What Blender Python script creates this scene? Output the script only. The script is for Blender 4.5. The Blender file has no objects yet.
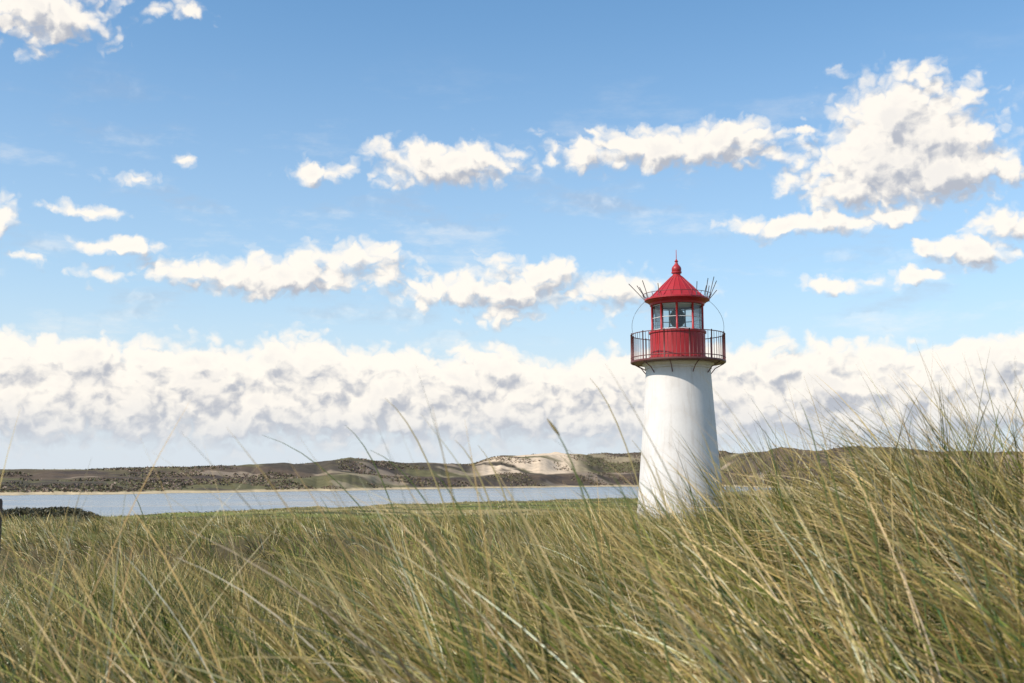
import bpy, math, numpy as np
from mathutils import Vector
R=math.radians
rng=np.random.default_rng(7)
scene=bpy.context.scene
F=1138.0; HY=478.0; CZ=6.0
PITCH=math.atan((HY-341.5)/F)
# ---------- bearings: surveyed from the photo ----------
def ray(px,py):
    x=(px-512)/F; z=(341.5-py)/F
    c,s=math.cos(PITCH),math.sin(PITCH)
    return (x, c-z*s, s+z*c)
def azel(px,py):
    d=ray(px,py); h=math.hypot(d[0],d[1])
    return math.degrees(math.atan2(d[0],d[1])), math.degrees(math.atan2(d[2],h))
def azp(px): return azel(px,HY)[0]
# ---------- noise ----------
def h2(ix,iy,s):
    n=(ix.astype(np.int64)*374761393+iy.astype(np.int64)*668265263+s*144269504)&0xffffffff
    n=((n^(n>>13))*1274126177)&0xffffffff
    return ((n^(n>>16))&0xffff)/65535.0
def vn(x,y,s=0):
    ix=np.floor(x);iy=np.floor(y);fx=x-ix;fy=y-iy
    fx=fx*fx*(3-2*fx);fy=fy*fy*(3-2*fy)
    a=h2(ix,iy,s);b=h2(ix+1,iy,s);c=h2(ix,iy+1,s);d=h2(ix+1,iy+1,s)
    return (a*(1-fx)+b*fx)*(1-fy)+(c*(1-fx)+d*fx)*fy
def fbm(x,y,o=4,s=0):
    t=0;a=.5;n=0
    for i in range(o):
        t=t+a*vn(x*2**i+i*17.3,y*2**i-i*9.1,s+i);n+=a;a*=.5
    return t/n
def ss(a,b,x):
    t=np.clip((x-a)/(b-a),0,1);return t*t*(3-2*t)
# ---------- terrain ----------
pn=np.array([-60,azp(-300),azp(0),azp(130),azp(300),azp(450),azp(640),azp(720),azp(790),60])
rn_=np.array([170,180,188,192,235,275,340,470,640,640.])
rf_=np.array([380,400,430,450,520,640,820,860,660,640.])
hx=np.array([azp(v) for v in (-300,0,100,200,300,350,400,470,500,560,600,640,730,800,850,900,960,1100)])
hy=np.array([470,471,471,469,466,460,466,466,459,458,456,455,455,451,449,450,455,457.])
def H(x,y,full=False):
    r=np.hypot(x,y)+1e-6; az=np.degrees(np.arctan2(x,y))
    base=np.interp(r,[0,2,4,7,11,15,22,35,48,55,70,100,150,200,400,700,9000],[5.05,5.05,4.95,4.87,4.78,4.55,4.22,4.1,4.0,3.8,3.0,1.9,1.05,.7,.6,.5,.5])
    rise=ss(6,22,az)*(1-ss(60,100,az))*ss(1.5,7,r)*(1-ss(13,26,r))*0.66
    left=-ss(-4,12,-az)*0.27*(1-ss(15,30,r))*ss(1.5,5,r)
    und=(fbm(x/2.2+5,y/2.2,3,3)-.5)*.46*(1-ss(30,50,r))*ss(1,4,r)+(fbm(x/14,y/14,3,5)-.5)*.9*ss(20,60,r)*(1-ss(150,260,r))
    und=und*np.where(np.hypot(x-7.04,y-48)<5,.2,1)
    mound=1.35*np.exp(-((r-128)/22)**2)*(1-ss(azp(60),azp(125),az))*ss(-50,-30,az)
    z=base+rise+left+und+mound
    wob=(fbm(az*.8+40,r*0+2,4,9)-.5)
    rn=np.interp(az,pn,rn_)+wob*28; rf=np.interp(az,pn,rf_)+wob*40
    m=(rn+rf)/2; rn=np.minimum(rn,m); rf=np.maximum(rf,m)
    near=.12+(z-.12)*ss(0,40,rn-r)
    d=r-rf
    yt=np.interp(az,hx,hy); 
    rr=rf+190
    top=CZ+(HY-yt)/F*rr
    n1=fbm(x/85,y/85,5,21); n2=fbm(x/28,y/28,5,31)
    env=.36*ss(15,75,d)+.64*ss(90,200,d)
    hill=.15+1.0*ss(0,25,d)+(top-1.2)*env*(.66+.46*n1+.26*n2)
    hill=hill*np.where(np.abs(az)<60,1,.7)
    gap=(rf-rn)<8
    w=np.minimum(r-rn,rf-r)
    zz=np.where(r<rn,near,np.where(r>rf,hill,np.where(gap,.15,.12-np.clip(w*.06,0,1.6))))
    zz=np.where((r>rf)&(d<10)&gap,.15+.85*ss(0,25,d),zz)
    if full: return zz,r,az,rn,rf,d,n1,n2
    return zz
azs=np.concatenate([np.arange(-180,-35,2.5),np.arange(-35,35,.075),np.arange(35,180,2.5)])
rs=np.concatenate([[.01],np.geomspace(.3,20,90),np.linspace(20.5,60,70),np.geomspace(61,380,140),np.geomspace(383,1500,260),np.geomspace(1530,9000,22)])
A,RR=np.meshgrid(np.radians(azs),rs)
X=(RR*np.sin(A)).ravel();Y=(RR*np.cos(A)).ravel()
Z,r,az,rn,rf,d,n1,n2=H(X,Y,True)
def mix(a,b,t): return a*(1-t[:,None])+b*t[:,None]
c=lambda *v: np.array(v)[None,:]
f1=fbm(X/6,Y/6,4,51); f2=fbm(X/30,Y/30,4,52); f4=fbm(X/70,Y/70,4,54)
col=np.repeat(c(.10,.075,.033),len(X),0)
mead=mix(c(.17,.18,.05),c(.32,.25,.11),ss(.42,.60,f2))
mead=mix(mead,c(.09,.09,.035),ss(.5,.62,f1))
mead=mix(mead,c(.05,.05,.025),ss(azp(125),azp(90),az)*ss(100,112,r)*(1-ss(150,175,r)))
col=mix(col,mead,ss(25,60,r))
col=mix(col,c(.34,.28,.17),(1-ss(1,14,rn-r))*(r>60)*.7*ss(.4,.6,f2))
dry=ss(azp(690),azp(760),az)*ss(200,300,r)
col=mix(col,c(.38,.31,.18),dry*(.6+.4*(f2>.5)))
hillc=mix(c(.115,.082,.056),c(.13,.115,.056),ss(.36,.6,f4))
hillc=mix(hillc,c(.07,.054,.045),ss(.48,.6,f2)*.8)
sand=ss(.64,.70,fbm(X/40+9,Y/40,4,77))*ss(0,40,d)*.3
azc=ss(azp(466),azp(492),az)*(1-ss(azp(560),azp(592),az))*ss(65,95,d+30*(n1-.5))*(1-ss(230,260,d))
sand=np.maximum(sand,azc*ss(.41,.50,n2+.12*n1-.02))
hillc=mix(hillc,c(.64,.49,.34),sand)
beach=(1-ss(10,22,d+14*(f2-.5)))
hillc=mix(hillc,c(.50,.39,.24),beach)
col=np.where((r>rf)[:,None],hillc,col)
col=np.where(((r>rn)&(r<=rf))[:,None],c(.28,.24,.17),col)

def make_mesh(name,V,Fc,nper,colors=None,smooth=True):
    me=bpy.data.meshes.new(name)
    V=np.ascontiguousarray(V,dtype=np.float32);Fc=np.ascontiguousarray(Fc,dtype=np.int32)
    nf=len(Fc)//nper
    me.vertices.add(len(V));me.vertices.foreach_set('co',V.ravel())
    me.loops.add(len(Fc));me.loops.foreach_set('vertex_index',Fc)
    me.polygons.add(nf);me.polygons.foreach_set('loop_start',np.arange(nf,dtype=np.int32)*nper)
    me.polygons.foreach_set('use_smooth',np.full(nf,smooth))
    me.update(calc_edges=True)
    if colors is not None:
        at=me.color_attributes.new('Col','FLOAT_COLOR','POINT')
        c4=np.ones((len(V),4),dtype=np.float32);c4[:,:3]=colors
        at.data.foreach_set('color',c4.ravel())
    o=bpy.data.objects.new(name,me);scene.collection.objects.link(o);return o
# ---------- node helpers ----------
def newmat(name):
    m=bpy.data.materials.new(name);m.use_nodes=True;nt=m.node_tree;nt.nodes.clear()
    return m,nt
def N(nt,t,**k):
    n=nt.nodes.new(t)
    for a,b in k.items(): setattr(n,a,b)
    return n
def setin(nt,sock,v):
    if v is None:return
    if isinstance(v,bpy.types.NodeSocket): nt.links.new(v,sock)
    else: sock.default_value=v
def M(nt,op,a,b=None,cc=None,clamp=False):
    n=N(nt,'ShaderNodeMath',operation=op,use_clamp=clamp)
    setin(nt,n.inputs[0],a);setin(nt,n.inputs[1],b);setin(nt,n.inputs[2],cc);return n.outputs[0]
def VM(nt,op,a,b=None,cc=None):
    n=N(nt,'ShaderNodeVectorMath',operation=op)
    setin(nt,n.inputs[0],a);setin(nt,n.inputs[1],b);setin(nt,n.inputs[2],cc)
    return n.outputs['Value'] if op in('LENGTH','DOT_PRODUCT') else n.outputs[0]
def noise(nt,vec,scale,detail=4,rough=.5,dim='3D',out='Fac'):
    n=N(nt,'ShaderNodeTexNoise',noise_dimensions=dim)
    setin(nt,n.inputs['Vector'],vec);n.inputs['Scale'].default_value=scale
    n.inputs['Detail'].default_value=detail;n.inputs['Roughness'].default_value=rough
    return n.outputs[out] if out!='Fac' else n.outputs[0]
def mixc(nt,f,a,b,blend='MIX'):
    n=N(nt,'ShaderNodeMix',data_type='RGBA',blend_type=blend)
    setin(nt,n.inputs[0],f);setin(nt,n.inputs[6],a);setin(nt,n.inputs[7],b);return n.outputs[2]
def mr(nt,v,a,b,c0=0.,d0=1.,smooth=True):
    n=N(nt,'ShaderNodeMapRange',interpolation_type='SMOOTHSTEP' if smooth else 'LINEAR')
    setin(nt,n.inputs[0],v)
    for i,q in enumerate((a,b,c0,d0)): n.inputs[i+1].default_value=q
    return n.outputs[0]
def principled(nt,col,rough=.6,metal=0,bump=None,bs=.3,bd=.02,spec=.5):
    p=N(nt,'ShaderNodeBsdfPrincipled');setin(nt,p.inputs['Base Color'],col);setin(nt,p.inputs['Roughness'],rough)
    p.inputs['Metallic'].default_value=metal;p.inputs['Specular IOR Level'].default_value=spec
    if bump is not None:
        b=N(nt,'ShaderNodeBump');b.inputs['Strength'].default_value=bs;b.inputs['Distance'].default_value=bd
        nt.links.new(bump,b.inputs['Height']);nt.links.new(b.outputs[0],p.inputs['Normal'])
    return p
def out(nt,s):
    o=N(nt,'ShaderNodeOutputMaterial');nt.links.new(s,o.inputs[0])
def coords(nt,k='Object'): return N(nt,'ShaderNodeTexCoord').outputs[k]
# ground material
mg,nt=newmat('ground_mat')
a=N(nt,'ShaderNodeAttribute',attribute_name='Col').outputs['Color']
co=coords(nt)
n_a=noise(nt,co,1.4,5,.65);n_b=noise(nt,co,.16,6,.6)
v=M(nt,'MULTIPLY_ADD',n_a,.9,.55);v2=M(nt,'MULTIPLY_ADD',n_b,1.0,.5)
cc=mixc(nt,1.,a,M(nt,'MULTIPLY',v,v2),'MULTIPLY')
p=principled(nt,cc,.95,bump=n_a,bs=.5,bd=.15,spec=.1);out(nt,p.outputs[0])
na=len(azs);nr=len(rs)
I,J=np.meshgrid(np.arange(nr-1),np.arange(na),indexing='ij')
Jn=(J+1)%na
quads=np.stack([I*na+J,I*na+Jn,(I+1)*na+Jn,(I+1)*na+J],-1).reshape(-1,4)[:,::-1]
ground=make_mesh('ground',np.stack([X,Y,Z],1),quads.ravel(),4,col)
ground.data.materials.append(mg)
# water
mw,nt=newmat('water_mat');co=coords(nt)
mp=N(nt,'ShaderNodeMapping');mp.inputs['Scale'].default_value=(.35,1,1);nt.links.new(co,mp.inputs[0])
w1=noise(nt,mp.outputs[0],.9,5,.6);w2=noise(nt,mp.outputs[0],.03,4,.6)
rc=mr(nt,w2,.35,.65,.14,.34)
cw=mixc(nt,mr(nt,w2,.3,.7),(.13,.16,.185,1),(.28,.30,.31,1))
p=principled(nt,cw,rc,bump=w1,bs=.22,bd=.2);p.inputs['IOR'].default_value=1.33;out(nt,p.outputs[0])
th=np.linspace(0,2*np.pi,96,endpoint=False)
me=bpy.data.meshes.new('water')
me.from_pydata([(0,500,0)]+[(1300*math.sin(t),1300*math.cos(t)+500,0) for t in th],[],[(0,1+(i+1)%96,1+i) for i in range(96)]);me.update()
water=bpy.data.objects.new('water',me);scene.collection.objects.link(water);me.materials.append(mw)
# ---------- grass ----------
def blades(root,L,th0,bend,dirx,width,colr,segs,face=None,rootf=.65):
    n=len(L);t=np.linspace(0,1,segs+1)
    pos=np.zeros((n,segs+1,3));pos[:,0]=root
    tan=np.zeros((n,segs+1,3))
    perp=np.stack([-dirx[:,1],dirx[:,0]],1);tw=rng.normal(0,.35,n)
    for k in range(segs+1):
        th_=th0+bend*t[k]**1.3
        dx=dirx+perp*(tw*t[k])[:,None]
        tan[:,k,0]=dx[:,0]*np.sin(th_);tan[:,k,1]=dx[:,1]*np.sin(th_);tan[:,k,2]=np.cos(th_)
        if k: pos[:,k]=pos[:,k-1]+.5*(tan[:,k]+tan[:,k-1])*(L/segs)[:,None]
    rv=rng.normal(size=(n,3));rv[:,0]*=.7
    w=np.cross(tan,rv[:,None,:]);w/=np.linalg.norm(w,axis=2,keepdims=True)+1e-9
    prof=(np.clip(1-t,0,1)**.55)*(.6+.4*np.minimum(1,t*5))
    prof=np.maximum(prof,.06)
    hw=.5*width[:,None,None]*prof[None,:,None]*w
    V=np.stack([pos-hw,pos+hw],2).reshape(-1,3)
    base=(np.arange(n)*(segs+1)*2)[:,None]
    k=np.arange(segs)*2
    q=np.stack([k,k+1,k+3,k+2],1).reshape(1,-1)+base
    c0=colr[:,None,:]*np.ones((1,segs+1,1))
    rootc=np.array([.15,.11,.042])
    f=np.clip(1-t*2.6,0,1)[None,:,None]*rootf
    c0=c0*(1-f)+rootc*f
    tt=(np.clip(t*2.2-1.15,0,1)[None,:,None]*.68)*(rng.random((n,1,1))>.42)
    c0=c0*(1-tt)+np.array([.74,.51,.21])*tt
    C=np.repeat(c0[:,:,None,:],2,2).reshape(-1,3)
    return V,q.ravel(),C
pal=np.array([[.13,.18,.026],[.21,.225,.036],[.05,.10,.030],[.30,.27,.06],[.54,.40,.13],[.90,.69,.34],[.46,.29,.11],[.98,.86,.57]])
def colors(n,dry):
    pw=np.array([.22,.21,.22,.14,.105,.09,.06,.05]);
    P=pw[None,:]*np.where(np.arange(8)[None,:]>=4,dry[:,None],1);P/=P.sum(1,keepdims=True)
    idx=(P.cumsum(1)<rng.random((n,1))).sum(1).clip(0,7)
    return (pal[idx]*rng.uniform(.45,1.2,(n,1))*rng.uniform(.92,1.08,(n,3))).clip(0,.95)
WIND=np.array([-1.,.1])
def tuss(r0,r1,a0,a1,dens,per,spread,Lr,wr,segs,windk=.9,keep=None,hs=1.,dry=1.):
    area=.5*(r1*r1-r0*r0)*math.radians(a1-a0);nc=int(area*dens)
    rr=np.sqrt(rng.uniform(r0*r0,r1*r1,nc));aa=np.radians(rng.uniform(a0,a1,nc))
    cx=rr*np.sin(aa);cy=rr*np.cos(aa)
    if keep is not None:
        k=keep(cx,cy);cx=cx[k];cy=cy[k];nc=len(cx)
    sz=rng.uniform(.45,1.2,nc)*(.55+.9*fbm(cx/1.3,cy/1.3,2,61))
    tdry=dry*np.exp(rng.normal(-.1,1.1,nc))*(0.2+2.4*ss(.35,.66,fbm(cx/2.2,cy/2.2,3,62)))
    tint=rng.uniform(.5,1.2,nc)
    cnt=np.maximum(3,(per*sz).astype(int));ci=np.repeat(np.arange(nc),cnt);n=len(ci)
    off=rng.normal(size=(n,2))*spread*sz[ci][:,None]
    px=cx[ci]+off[:,0];py=cy[ci]+off[:,1];pz=H(px,py)-.02
    outd=off/(spread*1.2)
    cr=rng.normal(0,.42,(nc,2))
    gust=(.2+1.6*fbm(cx/2.0,cy/2.0,2,63))[ci]
    dd=outd*.6+WIND*windk*gust[:,None]+rng.normal(size=(n,2))*.26+cr[ci]
    mag=np.linalg.norm(dd,axis=1)+1e-6
    L=rng.uniform(Lr[0],Lr[1],n)*(.6+.5*sz[ci])*hs
    th0=np.clip(.08+.30*mag,.03,.95);bend=np.clip(.12+.50*mag*rng.uniform(.4,1.7,n),.05,1.7)
    dead=rng.random(n)<.13
    th0=np.where(dead,th0+rng.uniform(.3,.8,n),th0)
    colr=colors(n,tdry[ci]*np.where(dead,8,1))*tint[ci][:,None]
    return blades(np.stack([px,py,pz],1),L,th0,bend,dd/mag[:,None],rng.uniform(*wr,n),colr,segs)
parts=[]
parts.append(tuss(1.15,2,-46,46,10,60,.085,(.55,.9),(.0035,.007),9,windk=1.2))
parts.append(tuss(2,4.2,-46,46,10,85,.085,(.65,1.18),(.0035,.0085),10,windk=1.3))
parts.append(tuss(1.15,6,-44,44,100,4,.10,(.2,.5),(.003,.006),6))
parts.append(tuss(4.2,8,-42,42,7,80,.10,(.55,1.05),(.004,.009),8,windk=1.15))
parts.append(tuss(8,17,-40,40,5,60,.15,(.42,.84),(.005,.011),6))
parts.append(tuss(7,12,2,14,4,75,.10,(.8,1.1),(.005,.009),7,windk=.75))
parts.append(tuss(6,17,-40,40,40,4,.16,(.25,.5),(.005,.009),4))
nolh=lambda x,y: np.hypot(x-7.04,y-48)>2.3
parts.append(tuss(17,62,-38,38,1.1,24,.22,(.35,.75),(.011,.022),4,keep=nolh,dry=1.2))
lhg=lambda x,y:(np.hypot(x-7.04,y-48)>2.3)&(np.hypot(x-7.04,y-48)<5.5)
parts.append(tuss(42,54,0,17,4,30,.25,(.5,.95),(.012,.022),4,keep=lhg))
def joined(name,parts,mat):
    Vs=[];Fs=[];Cs=[];o=0
    for V,q,C in parts: Vs.append(V);Fs.append(q+o);Cs.append(C);o+=len(V)
    ob=make_mesh(name,np.concatenate(Vs),np.concatenate(Fs),4,np.concatenate(Cs));ob.data.materials.append(mat);return ob
mgr,nt=newmat('grass_mat')
a=N(nt,'ShaderNodeAttribute',attribute_name='Col').outputs['Color']
p=principled(nt,a,.5,spec=.22)
tr=N(nt,'ShaderNodeBsdfTranslucent');nt.links.new(a,tr.inputs[0])
ms=N(nt,'ShaderNodeMixShader');ms.inputs[0].default_value=.16
nt.links.new(p.outputs[0],ms.inputs[1]);nt.links.new(tr.outputs[0],ms.inputs[2]);out(nt,ms.outputs[0])
# tall individual stalks
def stalk(px,py,fx,fy,dist):
    t=ray(px,py);k=dist/t[1];tip=Vector((t[0]*k,dist,CZ+t[2]*k))
    t=ray(fx,fy);k=dist/t[1];foot=Vector((t[0]*k,dist,CZ+t[2]*k));return tip,foot
hero=[(385,398,505,560,3.2),(345,425,450,560,4.),(548,420,640,600,2.8),(478,445,560,600,3.4),(262,435,480,545,4.5),(430,468,540,640,3.),
(590,378,690,560,3.6),(800,402,850,560,4.),(765,430,800,560,4.),(870,425,880,540,5.),(940,420,960,540,5.),(1000,405,985,520,5.),
(700,430,760,600,3.5),(130,488,180,600,5.),(320,497,380,620,4.),(650,455,700,620,3.),(905,455,930,600,3.2),
(960,445,1000,620,3.),(720,470,780,640,2.6),(860,470,900,640,2.8),(610,470,700,683,2.2),(505,490,610,690,2.1),(400,500,520,690,2.2),
(370,450,520,545,3.6),(455,440,545,560,3.),(560,455,660,600,3.),(820,440,870,600,3.),(745,455,815,600,2.8),(840,430,900,600,3.5),(895,440,950,600,3.5),
(632,440,720,600,3.2),(668,462,760,600,3.6),(640,482,740,600,2.9)]
HV=[];HF=[];HC=[];o=0
def tube_pts(P,rad,col,sides=5):
    global o
    P=np.array(P);n=len(P);T=np.gradient(P,axis=0);T/=np.linalg.norm(T,axis=1,keepdims=True)
    u=np.cross(T,[0,1,.01]);u/=np.linalg.norm(u,axis=1,keepdims=True);v=np.cross(T,u)
    for i in range(n):
        for s in range(sides):
            a_=2*np.pi*s/sides;HV.append(P[i]+rad[i]*(u[i]*math.cos(a_)+v[i]*math.sin(a_)));HC.append(col)
    for i in range(n-1):
        for s in range(sides):
            HF.extend([o+i*sides+s,o+i*sides+(s+1)%sides,o+(i+1)*sides+(s+1)%sides,o+(i+1)*sides+s])
    o+=n*sides
for i,hh in enumerate(hero):
    tip,foot=stalk(*hh)
    gx,gy=foot.x,foot.y
    gz=float(H(np.array([gx]),np.array([gy]))[0])
    f=Vector((gx+.12*(foot.x-tip.x),gy,min(gz,foot.z)))
    mid=(tip+foot)/2+Vector((.10*(foot.x-tip.x),0,.16*(tip.z-foot.z)))
    t=np.linspace(0,1,14)
    P=[np.array(f*((1-q)**2)+mid*(2*q*(1-q))+tip*(q*q)) for q in t]
    cl=np.array([.14,.18,.055]) if i%3 else np.array([.5,.40,.18])
    tube_pts(P,np.interp(t,[0,.8,1],[.0028,.0020,.0005]),cl)
    if i==2:
        Q=[P[-1]+(P[-1]-P[-2])*s for s in np.linspace(-1.4,.15,8)]
        tube_pts(Q,np.array([.001,.003,.0038,.004,.0037,.003,.002,.0006]),np.array([.36,.28,.13]),6)
for i in range(45):
    r_=rng.uniform(6,14);a_=math.radians(rng.uniform(-40,40));x_,y_=r_*math.sin(a_),r_*math.cos(a_)
    z_=float(H(np.array([x_]),np.array([y_]))[0]);Lh=rng.uniform(.6,.85);ln=rng.uniform(0,.6)
    t=np.linspace(0,1,9);P=[np.array([x_-Lh*ln*q**1.7,y_+.1*q,z_+Lh*q*(1-.12*q)]) for q in t]
    tube_pts(P,np.interp(t,[0,1],[.002,.0012]),np.array([.45,.38,.2]),4)
    Q=[P[-1]+(P[-1]-P[-2])*s for s in np.linspace(-1.2,.4,7)]
    tube_pts(Q,np.array([.001,.0028,.0036,.0035,.003,.002,.0006]),np.array([.5,.40,.2]),5)
parts.append((np.array(HV),np.array(HF),np.array(HC)))
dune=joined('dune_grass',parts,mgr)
# meadow tufts
keep=lambda x,y:(lambda q:(q[0]>.3)&(q[1]<q[3]-4))(H(x,y,True))
mparts=[tuss(60,130,-38,38,.45,9,.45,(.25,.5),(.03,.06),3,keep=keep,dry=1.6),tuss(130,330,-38,38,.09,8,.9,(.3,.55),(.07,.14),2,keep=keep,dry=1.6)]
meadow=joined('meadow_grass',mparts,mgr)
# leaf-clump masses
def leafmass(name,P,leaf,colr):
    n=len(P)
    t1=rng.normal(size=(n,3));t1/=np.linalg.norm(t1,axis=1,keepdims=True);t2=np.cross(t1,rng.normal(size=(n,3)));t2/=np.linalg.norm(t2,axis=1,keepdims=True)
    s=leaf*rng.uniform(.5,1.2,n)[:,None]
    V=np.stack([P-t1*s,P-t2*s*.6,P+t1*s,P+t2*s*.6],1).reshape(-1,3)
    C=np.repeat(colr*rng.uniform(.6,1.5,(n,1)),4,0)
    ob=make_mesh(name,V,np.arange(n*4),4,C,False);ob.data.materials.append(mgr);return ob
def shrub(name,cx,cy,rx,ry,h,n,leaf,colr):
    k=max(6,int(n/120));lob=np.stack([rng.normal(0,.42,k)*rx,rng.normal(0,.42,k)*ry],1);lh=rng.uniform(.45,1,k)*h
    idx=rng.integers(0,k,n);u=rng.normal(size=(n,3));u/=np.linalg.norm(u,axis=1,keepdims=True);u[:,2]=np.abs(u[:,2])
    rad=rng.uniform(.65,1.05,n)
    px=cx+lob[idx,0]+u[:,0]*rad*lh[idx]*1.3;py=cy+lob[idx,1]+u[:,1]*rad*lh[idx]*1.3
    pz=H(px,py)+u[:,2]*rad*lh[idx]-.05
    return leafmass(name,np.stack([px,py,pz],1),leaf,np.array(colr)[None])
def at(px,dist): 
    a_=math.radians(azp(px));return dist*math.sin(a_),dist*math.cos(a_)
for px,ds,rx,ry,h in [(20,118,7,4,.8),(75,124,6,3,.6),(-50,120,9,5,.9)]:
    x_,y_=at(px,ds);shrub('heath_shrub',x_,y_,rx,ry,h,4000,.14,(.085,.075,.04))
for px,ds,rx,ry,h in [(775,250,6,4,1.6),(812,235,4,3,1.9),(742,300,6,3,1.2),(850,300,9,4,1.8)]:
    x_,y_=at(px,ds);shrub('willow_shrub',x_,y_,rx,ry,h,2000,.25,(.07,.07,.035))
# heather scrub over the far dunes
nh=80000
aa=rng.uniform(-34,34,nh);rfa=H(400*np.sin(np.radians(aa)),400*np.cos(np.radians(aa)),True)[4]
dd_=rng.uniform(14,250,nh);rr_=rfa+dd_
hx_,hy_=rr_*np.sin(np.radians(aa)),rr_*np.cos(np.radians(aa))
q=H(hx_,hy_,True);dn=fbm(hx_/30,hy_/30,4,91)
kp=(dn>.49)&(q[5]>12)&~((aa>azp(472))&(aa<azp(588))&(q[5]>65)&(dn<.6))
P=np.stack([hx_,hy_,q[0]+rng.uniform(0,.3,nh)],1)[kp]
cm=np.where(rng.random((len(P),1))<.6,np.array([[.17,.12,.09]]),np.array([[.14,.125,.062]]))
leafmass('heather_scrub',P,.85,cm)
# ---------- simple materials ----------
def mat_paint(name,col,rough,var=.15,stain=None,bs=.15,metal=0,sc=6):
    m,nt=newmat(name);co=coords(nt);n=noise(nt,co,sc,6,.6)
    cc=mixc(nt,1.,(*col,1),M(nt,'MULTIPLY_ADD',n,2*var,1-var),'MULTIPLY')
    if stain:
        mp=N(nt,'ShaderNodeMapping');mp.inputs['Scale'].default_value=(3.2,3.2,.16);nt.links.new(co,mp.inputs[0])
        s=noise(nt,mp.outputs[0],1.6,6,.65);f=mr(nt,s,.48,.78,0,stain[3]);cc=mixc(nt,f,cc,(*stain[:3],1))
        s2=noise(nt,co,.9,5,.6);cc=mixc(nt,mr(nt,s2,.45,.75,0,stain[3]*.6),cc,(*stain[:3],1))
    out(nt,principled(nt,cc,rough,metal,bump=n,bs=bs,bd=.01).outputs[0]);return m
m_white=mat_paint('white_plaster',(.70,.66,.625),.7,.06,(.43,.36,.30,.5),.4,sc=9)
m_red=mat_paint('red_paint',(.38,.018,.022),.45,.2,(.24,.03,.03,.5),.1)
m_redd=mat_paint('gallery_iron',(.14,.045,.04),.5,.25)
m_dark=mat_paint('dark_iron',(.06,.05,.05),.5,.2)
m_inner=mat_paint('white_enamel',(.62,.62,.60),.4,.05)
m_wood=mat_paint('weathered_wood',(.13,.09,.06),.85,.4,sc=20)
mgl,nt=newmat('lantern_glass')
tr=N(nt,'ShaderNodeBsdfTransparent');tr.inputs[0].default_value=(.80,.84,.84,1)
gl=N(nt,'ShaderNodeBsdfGlossy');gl.inputs['Roughness'].default_value=.03
fr=N(nt,'ShaderNodeFresnel');fr.inputs[0].default_value=1.5
f=M(nt,'MULTIPLY_ADD',fr.outputs[0],.8,.03,clamp=True)
ms=N(nt,'ShaderNodeMixShader');nt.links.new(f,ms.inputs[0]);nt.links.new(tr.outputs[0],ms.inputs[1]);nt.links.new(gl.outputs[0],ms.inputs[2]);out(nt,ms.outputs[0])
mlens,nt=newmat('fresnel_lens')
g=principled(nt,(.10,.13,.13,1),.08);g.inputs['Transmission Weight'].default_value=.3;out(nt,g.outputs[0])
# ---------- lighthouse ----------
LX,LY=7.04,48.
LD=math.hypot(LX,LY)
def zy(y): return CZ+LD*math.tan(math.radians(azel(676,y)[1]))
PX=LY/F*1.012
lh=bpy.data.objects.new('lighthouse',None);scene.collection.objects.link(lh);lh.location=(LX,LY,0)
def part(name,verts,faces,mat,smooth=False,parent=None,bev=0):
    me=bpy.data.meshes.new(name);me.from_pydata([tuple(v) for v in verts],[],faces);me.update()
    for p_ in me.polygons:p_.use_smooth=smooth
    me.materials.append(mat);ob=bpy.data.objects.new(name,me);scene.collection.objects.link(ob);ob.parent=parent or lh
    return ob
def revolve(name,prof,mat,seg=64,smooth=True,parent=None,auto=True):
    V=[];Fc=[]
    for (r_,z_) in prof:
        for s in range(seg):
            a_=2*math.pi*s/seg;V.append((r_*math.cos(a_),r_*math.sin(a_),z_))
    for i in range(len(prof)-1):
        for s in range(seg):
            Fc.append((i*seg+s,i*seg+(s+1)%seg,(i+1)*seg+(s+1)%seg,(i+1)*seg+s))
    ob=part(name,V,Fc,mat,smooth,parent)
    if auto:
        m=ob.modifiers.new('e','EDGE_SPLIT');m.split_angle=R(28)
    return ob
def tubes(name,lines,rad,mat,parent=None,sides=6):
    V=[];Fc=[]
    for P in lines:
        P=[Vector(p_) for p_ in P];b=len(V)
        for i,p_ in enumerate(P):
            T=(P[min(i+1,len(P)-1)]-P[max(i-1,0)]).normalized()
            ref=Vector((0,0,1)) if abs(T.z)<.9 else Vector((1,0,0))
            u=T.cross(ref).normalized();v=T.cross(u)
            for s in range(sides):
                a_=2*math.pi*s/sides;V.append(p_+rad*(u*math.cos(a_)+v*math.sin(a_)))
        for i in range(len(P)-1):
            for s in range(sides):
                Fc.append((b+i*sides+s,b+i*sides+(s+1)%sides,b+(i+1)*sides+(s+1)%sides,b+(i+1)*sides+s))
        Fc.append(tuple(b+s for s in range(sides)));Fc.append(tuple(b+(len(P)-1)*sides+s for s in range(sides))[::-1])
    return part(name,V,Fc,mat,True,parent)
zt=zy(362);zb=3.4
prof=[]
rb=43*PX;rt=31.5*PX
zz0=zy(520)
for i in range(25):
    t=i/24;z_=zb+(zt-.18-zb)*t
    q=(z_-zz0)/(zt-zz0);prof.append((rt+(rb-rt)*(max(0,1-q))**1.12 if q<1 else rt,z_))
revolve('tower_wall',prof,m_white,96)
revolve('tower_plinth',[(0,3.3),(rb*1.12,3.3),(rb*1.12,3.75),(rb*1.08,3.8),(1.0,3.8)],m_white)
rg=46.5*PX
revolve('corbel',[(rt-.02,zt-.34),(rt+.06,zt-.30),(rt+.06,zt-.22),(rt+.16,zt-.12),(rt+.16,zt-.07),(.5,zt-.07)],m_white)
revolve('gallery_deck',[(.5,zt-.066),(rg,zt-.066),(rg+.02,zt-.04),(rg+.02,zt+.02),(rg,zt+.03),(.5,zt+.03)],m_redd)
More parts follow.
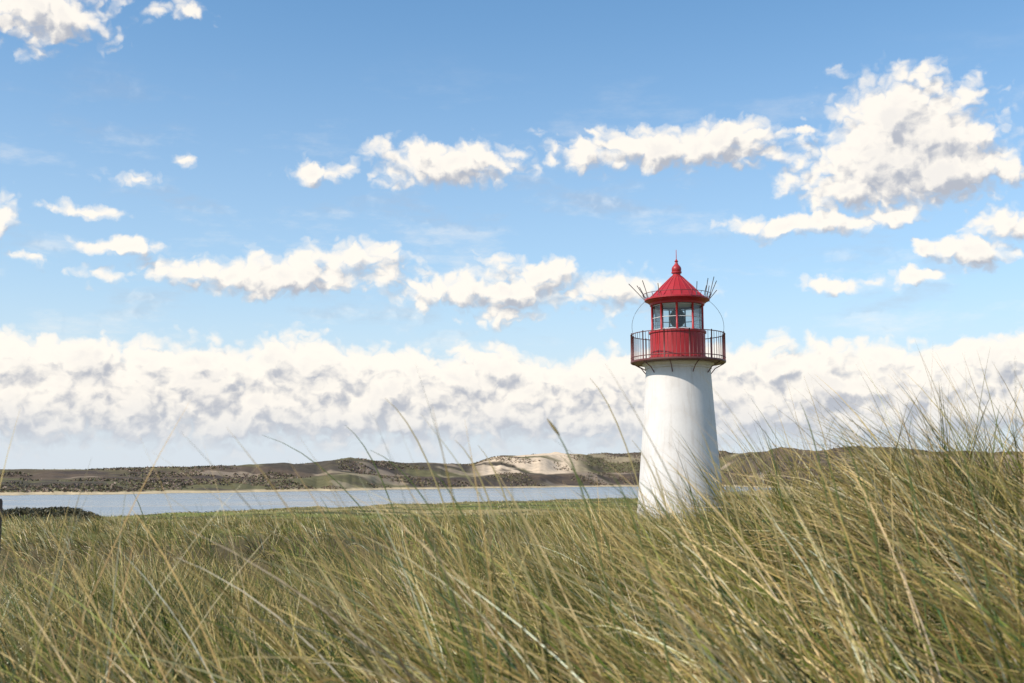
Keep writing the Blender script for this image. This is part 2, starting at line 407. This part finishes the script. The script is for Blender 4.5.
circ=lambda r_,z_,n=64:[(r_*math.cos(2*math.pi*i/n),r_*math.sin(2*math.pi*i/n),z_) for i in range(n+1)]
br=[]
for i in range(10):
    a_=2*math.pi*(i+.5)/10+.31;cs,sn=math.cos(a_),math.sin(a_)
    br.append([((rt+.03)*cs,(rt+.03)*sn,zt-.52),((rt+.22)*cs,(rt+.22)*sn,zt-.28),((rg-.05)*cs,(rg-.05)*sn,zt-.08)])
tubes('gallery_brackets',br,.022,m_redd)
rz=zy(335)
bars=[[(rg*math.cos(t_),rg*math.sin(t_),zt+.03),(rg*math.cos(t_),rg*math.sin(t_),rz)] for t_ in np.linspace(0,2*math.pi,72,endpoint=False)]
tubes('railing_bars',bars,.010,m_redd,sides=5)
posts=[[(rg*math.cos(t_),rg*math.sin(t_),zt+.0),(rg*math.cos(t_),rg*math.sin(t_),rz+.05)] for t_ in np.linspace(0.1,2*math.pi+.1,12,endpoint=False)]
tubes('railing_posts',posts,.026,m_redd)
tubes('railing_rails',[circ(rg,rz),circ(rg,zt+.16)],.02,m_redd)
rd=27.2*PX;zd=zy(332)
revolve('lantern_drum',[(rd+.05,zt+.03),(rd+.05,zt+.2),(rd,zt+.22),(rd,zd-.10),(rd+.05,zd-.08),(rd+.05,zd+.0),(.2,zd+.0)],m_red,64)
tubes('drum_seams',[[((rd+.004)*math.cos(t_),(rd+.004)*math.sin(t_),zt+.2),((rd+.004)*math.cos(t_),(rd+.004)*math.sin(t_),zd-.1)] for t_ in np.linspace(0,2*math.pi,10,endpoint=False)],.008,m_red)
ze=zy(305);rl=26*PX
angs=[2*math.pi*(i+.25)/10 for i in range(10)]
tubes('lantern_mullions',[[(rl*math.cos(t_),rl*math.sin(t_),zd),(rl*math.cos(t_),rl*math.sin(t_),ze)] for t_ in angs],.048,m_red)
gb=[[(rl*.985*math.cos(t_),rl*.985*math.sin(t_),zd+fz) for t_ in angs+[angs[0]+2*math.pi]] for fz in(.05,.55,1.08)]
tubes('glazing_bars',gb,.017,m_inner)
V=[(rl*.95*math.cos(t_),rl*.95*math.sin(t_),z_) for z_ in(zd,ze) for t_ in angs]
part('lantern_glass',V,[(i,(i+1)%10,10+(i+1)%10,10+i) for i in range(10)],mgl)
zc=(zd+ze)/2
lp=[(.0,zd+.02),(.30,zd+.02),(.30,zd+.10),(.12,zd+.16),(.12,zc-.36)]
revolve('lamp_pedestal',lp,m_inner,32)
lens=[(.05,zc-.36)]
for i in range(13):
    u=-1+2*i/12;r_=.36*math.sqrt(max(.12,1-.75*u*u));z_=zc+.36*u
    lens+=[(r_-.035,z_-.024),(r_,z_+.0),(r_-.035,z_+.024)]
lens.append((.0,zc+.40))
revolve('fresnel_lens',lens,mlens,40,False)
tubes('lens_cage',[[(.38*math.cos(t_),.38*math.sin(t_),zc-.38),(.38*math.cos(t_),.38*math.sin(t_),zc+.38)] for t_ in np.linspace(.3,2*math.pi+.3,6,endpoint=False)]+[circ(.38,zc-.38,24),circ(.38,zc+.38,24)],.016,m_dark)
revolve('lantern_ceiling',[(0,ze+.02),(rl,ze+.02)],m_inner,32)
zr=zy(301)
zp=zy(276)
revolve('lantern_cornice',[(rl-.03,ze-.04),(rl+.04,ze-.04),(rl+.06,ze+.04),(rl+.20,zr-.02),(rl+.27,zr),(rl+.27,zr+.06),(rl+.1,zr+.09)],m_red,64)
h=zp-zr
revolve('roof',[(rl+.12,zr+.08),(rl+.02,zr+.16),(rl*.82,zr+.34*h),(rl*.60,zr+.58*h),(rl*.38,zr+.80*h),(rl*.21,zr+.97*h),(.17,zr+1.04*h),(.17,zr+1.1*h)],m_red,20,False)
ribs=[]
for i in range(20):
    a_=2*math.pi*i/20;ribs.append([(r_*math.cos(a_),r_*math.sin(a_),z_+.005) for r_,z_ in [(rl+.02,zr+.16),(rl*.82,zr+.34*h),(rl*.60,zr+.58*h),(rl*.38,zr+.80*h),(rl*.21,zr+.97*h)]])
tubes('roof_ribs',ribs,.014,m_red)
zk=zy(270)
ball=[(.17,zp+.1),(.22,zp+.12),(.22,zp+.18),(.10,zp+.22)]
for i in range(9):
    u=-1+2*i/8;ball.append((max(.09,.21*math.sqrt(1-u*u)),zk+.02+.21*u))
ball+=[(.07,zk+.28),(.05,zy(262)),(.09,zy(261.5)),(.05,zy(260.5)),(.018,zy(259)),(.012,zy(250)),(0,zy(249.5))]
revolve('finial',ball,m_red,24)
rods=[]
for i,(t_,L_,tl) in enumerate([(3.05,1.0,.75),(2.6,.8,.5),(3.5,.8,.35),(4.0,.55,.15),(5.6,.8,.2),(5.95,.95,.25),(0.1,.95,.42),(.5,.8,.3),(1.2,.8,.3),(1.9,.8,.35),(6.1,.5,.7),(5.2,.6,.1),(3.3,.7,.6),(.25,.7,.2)]):
    r0=rl+.25;cs,sn=math.cos(t_),math.sin(t_)
    rods.append([(r0*cs,r0*sn,zr+.04),((r0+L_*math.sin(tl))*cs,(r0+L_*math.sin(tl))*sn,zr+.04+L_*math.cos(tl))])
tubes('roof_rods',rods,.016,m_dark,sides=5)
tubes('eave_rail',[circ(rl+.34,zr+.26,48)],.013,m_redd)
tubes('eave_rail_stays',[[((rl+.25)*math.cos(t_),(rl+.25)*math.sin(t_),zr+.03),((rl+.34)*math.cos(t_),(rl+.34)*math.sin(t_),zr+.26)] for t_ in np.linspace(0,2*math.pi,20,endpoint=False)],.012,m_redd,sides=5)
hoops=[]
for t_ in (math.pi+.05,-.1):
    cs,sn=math.cos(t_),math.sin(t_);L_=[]
    for q in np.linspace(0,1,12):
        r_=rl+.2+(rg-.08-rl-.2)*math.sin(q*math.pi*.62)/math.sin(math.pi*.62)*1.0
        z_=zr-.0+(rz-zr)*q**1.2;L_.append((min(r_,rg+.05)*cs,min(r_,rg+.05)*sn,z_))
    hoops.append(L_)
tubes('stay_hoops',hoops,.008,m_dark,sides=5)
# post at left edge
x_,y_=at(-.5,20);z_=float(H(np.array([x_]),np.array([y_]))[0])
e=bpy.data.objects.new('wooden_post',None);scene.collection.objects.link(e);e.location=(x_,y_,z_-.3)
ph=5.68-(z_-.3)
revolve('post_shaft',[(.075,0),(.072,.7),(.066,ph-.05),(.05,ph-.01),(0,ph)],m_wood,12,True,e)
# ---------- sun ----------
sd=Vector((-.66,-.40,.72)).normalized()
sl=bpy.data.lights.new('sun','SUN');sl.energy=5.0;sl.angle=R(.5);sl.color=(1,.92,.80)
so=bpy.data.objects.new('sun',sl);scene.collection.objects.link(so);so.rotation_euler=sd.to_track_quat('Z','Y').to_euler();so.location=(-20,-20,40)
# ---------- sky ----------
w=bpy.data.worlds.new('World');scene.world=w;w.use_nodes=True;nt=w.node_tree;nt.nodes.clear()
w.cycles.sampling_method='MANUAL';w.cycles.sample_map_resolution=256
sky=N(nt,'ShaderNodeTexSky',sky_type='NISHITA',sun_disc=False)
sky.sun_elevation=math.asin(sd.z);sky.sun_rotation=math.atan2(sd.x,sd.y)
sky.air_density=1.;sky.dust_density=.6;sky.ozone_density=1.5;sky.altitude=0
# azimuth/elevation layout of the clouds, plus a thickness bias
clouds=[(32,8,66,28,.1),(180,12,40,10,-.2),(130,178,32,10,-.25),(181,162,14,7,-.05),(322,172,40,9,-.05),(448,164,80,19,.12),(425,153,32,12,.1),
(680,149,122,20,.08),(728,138,50,18,.08),(800,130,24,6,-.2),(892,120,46,34,.4),(875,160,56,36,.4),(945,163,46,28,.35),(850,187,54,18,.25),(908,150,60,42,.45),(1015,174,20,12,-.02),
(820,224,112,11,-.06),(975,253,36,14,.1),(925,250,15,9,0),(915,276,32,9,-.1),(1008,226,38,17,.05),(265,275,126,18,.1),(352,257,50,17,.12),(488,290,106,25,0),(540,272,52,15,0),
(605,293,84,24,-.1),(115,247,38,9,-.05),(85,210,42,7,-.08),(3,215,17,20,.02),(35,258,16,6,-.2),(975,92,22,6,-.22),(840,283,50,9,-.15),(548,150,18,20,-.25)]
g=bpy.data.node_groups.new('cloud_density','ShaderNodeTree')
g.interface.new_socket('P',in_out='INPUT',socket_type='NodeSocketVector')
g.interface.new_socket('D',in_out='OUTPUT',socket_type='NodeSocketFloat')
gi=g.nodes.new('NodeGroupInput');go=g.nodes.new('NodeGroupOutput');P=gi.outputs[0]
def centred(vec,sc,amp,det):
    n=noise(g,vec,sc,det,.55,'2D','Color');s=VM(g,'SUBTRACT',n,(.5,.5,.5));return VM(g,'MULTIPLY',s,amp)
Pw=VM(g,'ADD',P,centred(P,.3,(1.6,.8,0),2))
Pw=VM(g,'ADD',Pw,centred(P,1.6,(.6,.5,0),3))
cur=None
for (px,py,hx_,hy_,bias) in clouds:
    a_,e_=azel(px,py);sx=F/57.3/hx_/1.12;sy=F/57.3/hy_/1.12
    l=VM(g,'LENGTH',VM(g,'MULTIPLY_ADD',Pw,(sx,sy,0),(-a_*sx,-e_*sy,0)))
    if bias: l=M(g,'SUBTRACT',l,bias)
    cur=l if cur is None else M(g,'MINIMUM',cur,l)
Mk=M(g,'SUBTRACT',1.,cur)
sx_=N(g,'ShaderNodeSeparateXYZ');g.links.new(Pw,sx_.inputs[0])
topn=noise(g,VM(g,'MULTIPLY',P,(1,0,0)),.13,3,.55,'2D')
topel=M(g,'MULTIPLY_ADD',topn,3.6,5.0)
mb=M(g,'MULTIPLY',M(g,'SUBTRACT',topel,sx_.outputs[1]),.75)
mb2=M(g,'MULTIPLY_ADD',sx_.outputs[1],.5,-.55)
mb=M(g,'MINIMUM',M(g,'MINIMUM',mb,mb2),1.0)
Mk=M(g,'MAXIMUM',Mk,mb)
n1_=M(g,'SUBTRACT',noise(g,VM(g,'MULTIPLY',Pw,(.55,1.,1.)),.75,7,.56,'2D'),.5)
def billow(sc,off):
    b=noise(g,VM(g,'MULTIPLY_ADD',Pw,(.85,1.,0),(off,off,0)),sc,1.0,.5,'2D')
    return M(g,'ABSOLUTE',M(g,'MULTIPLY_ADD',b,2.,-1.))
bl=M(g,'ADD',M(g,'MULTIPLY',billow(.6,3.1),1.3),M(g,'MULTIPLY',billow(1.4,8.7),.7))
D=M(g,'ADD',M(g,'MULTIPLY_ADD',n1_,1.1,Mk),M(g,'MULTIPLY_ADD',bl,.78,-.34))
g.links.new(D,go.inputs[0])
gen=coords(nt,'Generated');s=N(nt,'ShaderNodeSeparateXYZ');nt.links.new(gen,s.inputs[0])
az_=M(nt,'MULTIPLY',M(nt,'ARCTAN2',s.outputs[0],s.outputs[1]),57.2958)
el_=M(nt,'MULTIPLY',M(nt,'ARCSINE',s.outputs[2]),57.2958)
cb=N(nt,'ShaderNodeCombineXYZ');nt.links.new(az_,cb.inputs[0]);nt.links.new(el_,cb.inputs[1]);P0=cb.outputs[0]
def dens(vec):
    n=N(nt,'ShaderNodeGroup');n.node_tree=g;nt.links.new(vec,n.inputs[0]);return n.outputs[0]
D0=dens(P0);D1=dens(VM(nt,'ADD',P0,(-.42,.70,0)))
alpha=mr(nt,D0,-.16,.60)
wisp=mr(nt,noise(nt,VM(nt,'MULTIPLY',P0,(.3,1.,0)),.42,6,.62,'2D'),.50,.80,0,.40)
alpha=M(nt,'MAXIMUM',alpha,M(nt,'MULTIPLY',wisp,mr(nt,el_,22,13,0,1)))
shade=mr(nt,M(nt,'SUBTRACT',D0,D1),-.68,.32)
ccol=mixc(nt,shade,(4.9,5.1,5.7,1),(10.7,10.0,9.0,1))
thick=mr(nt,D0,.75,1.6,0,.28);ccol=mixc(nt,thick,ccol,(6.5,6.5,6.9,1))
basem=mr(nt,el_,1.0,4.2,.72,0)
ccol=mixc(nt,basem,ccol,(6.4,6.9,7.6,1))
tint=mixc(nt,1.,sky.outputs[0],(1.26,1.68,1.82,1),'MULTIPLY')
hz=M(nt,'ADD',mr(nt,el_,0,11,.50,0),mr(nt,el_,2,25,.44,.0))
tint=mixc(nt,hz,tint,(7.1,7.7,8.5,1))
aa_=M(nt,'MULTIPLY',alpha,mr(nt,el_,.3,2.2,.35,.95))
fin=mixc(nt,aa_,tint,ccol)
bg=N(nt,'ShaderNodeBackground');bg.inputs['Strength'].default_value=.1;nt.links.new(fin,bg.inputs[0])
wo=N(nt,'ShaderNodeOutputWorld');nt.links.new(bg.outputs[0],wo.inputs[0])
# ---------- camera ----------
cd=bpy.data.cameras.new('camera');cam=bpy.data.objects.new('camera',cd);scene.collection.objects.link(cam)
cam.location=(0,0,CZ);cam.rotation_euler=(math.pi/2+PITCH,0,0);cd.sensor_width=36;cd.lens=36*F/1024;cd.clip_end=20000;cd.clip_start=.05
cd.dof.use_dof=True;cd.dof.focus_distance=40;cd.dof.aperture_fstop=6.3
scene.camera=cam
scene.view_settings.view_transform='Standard';scene.view_settings.look='None';scene.view_settings.exposure=0
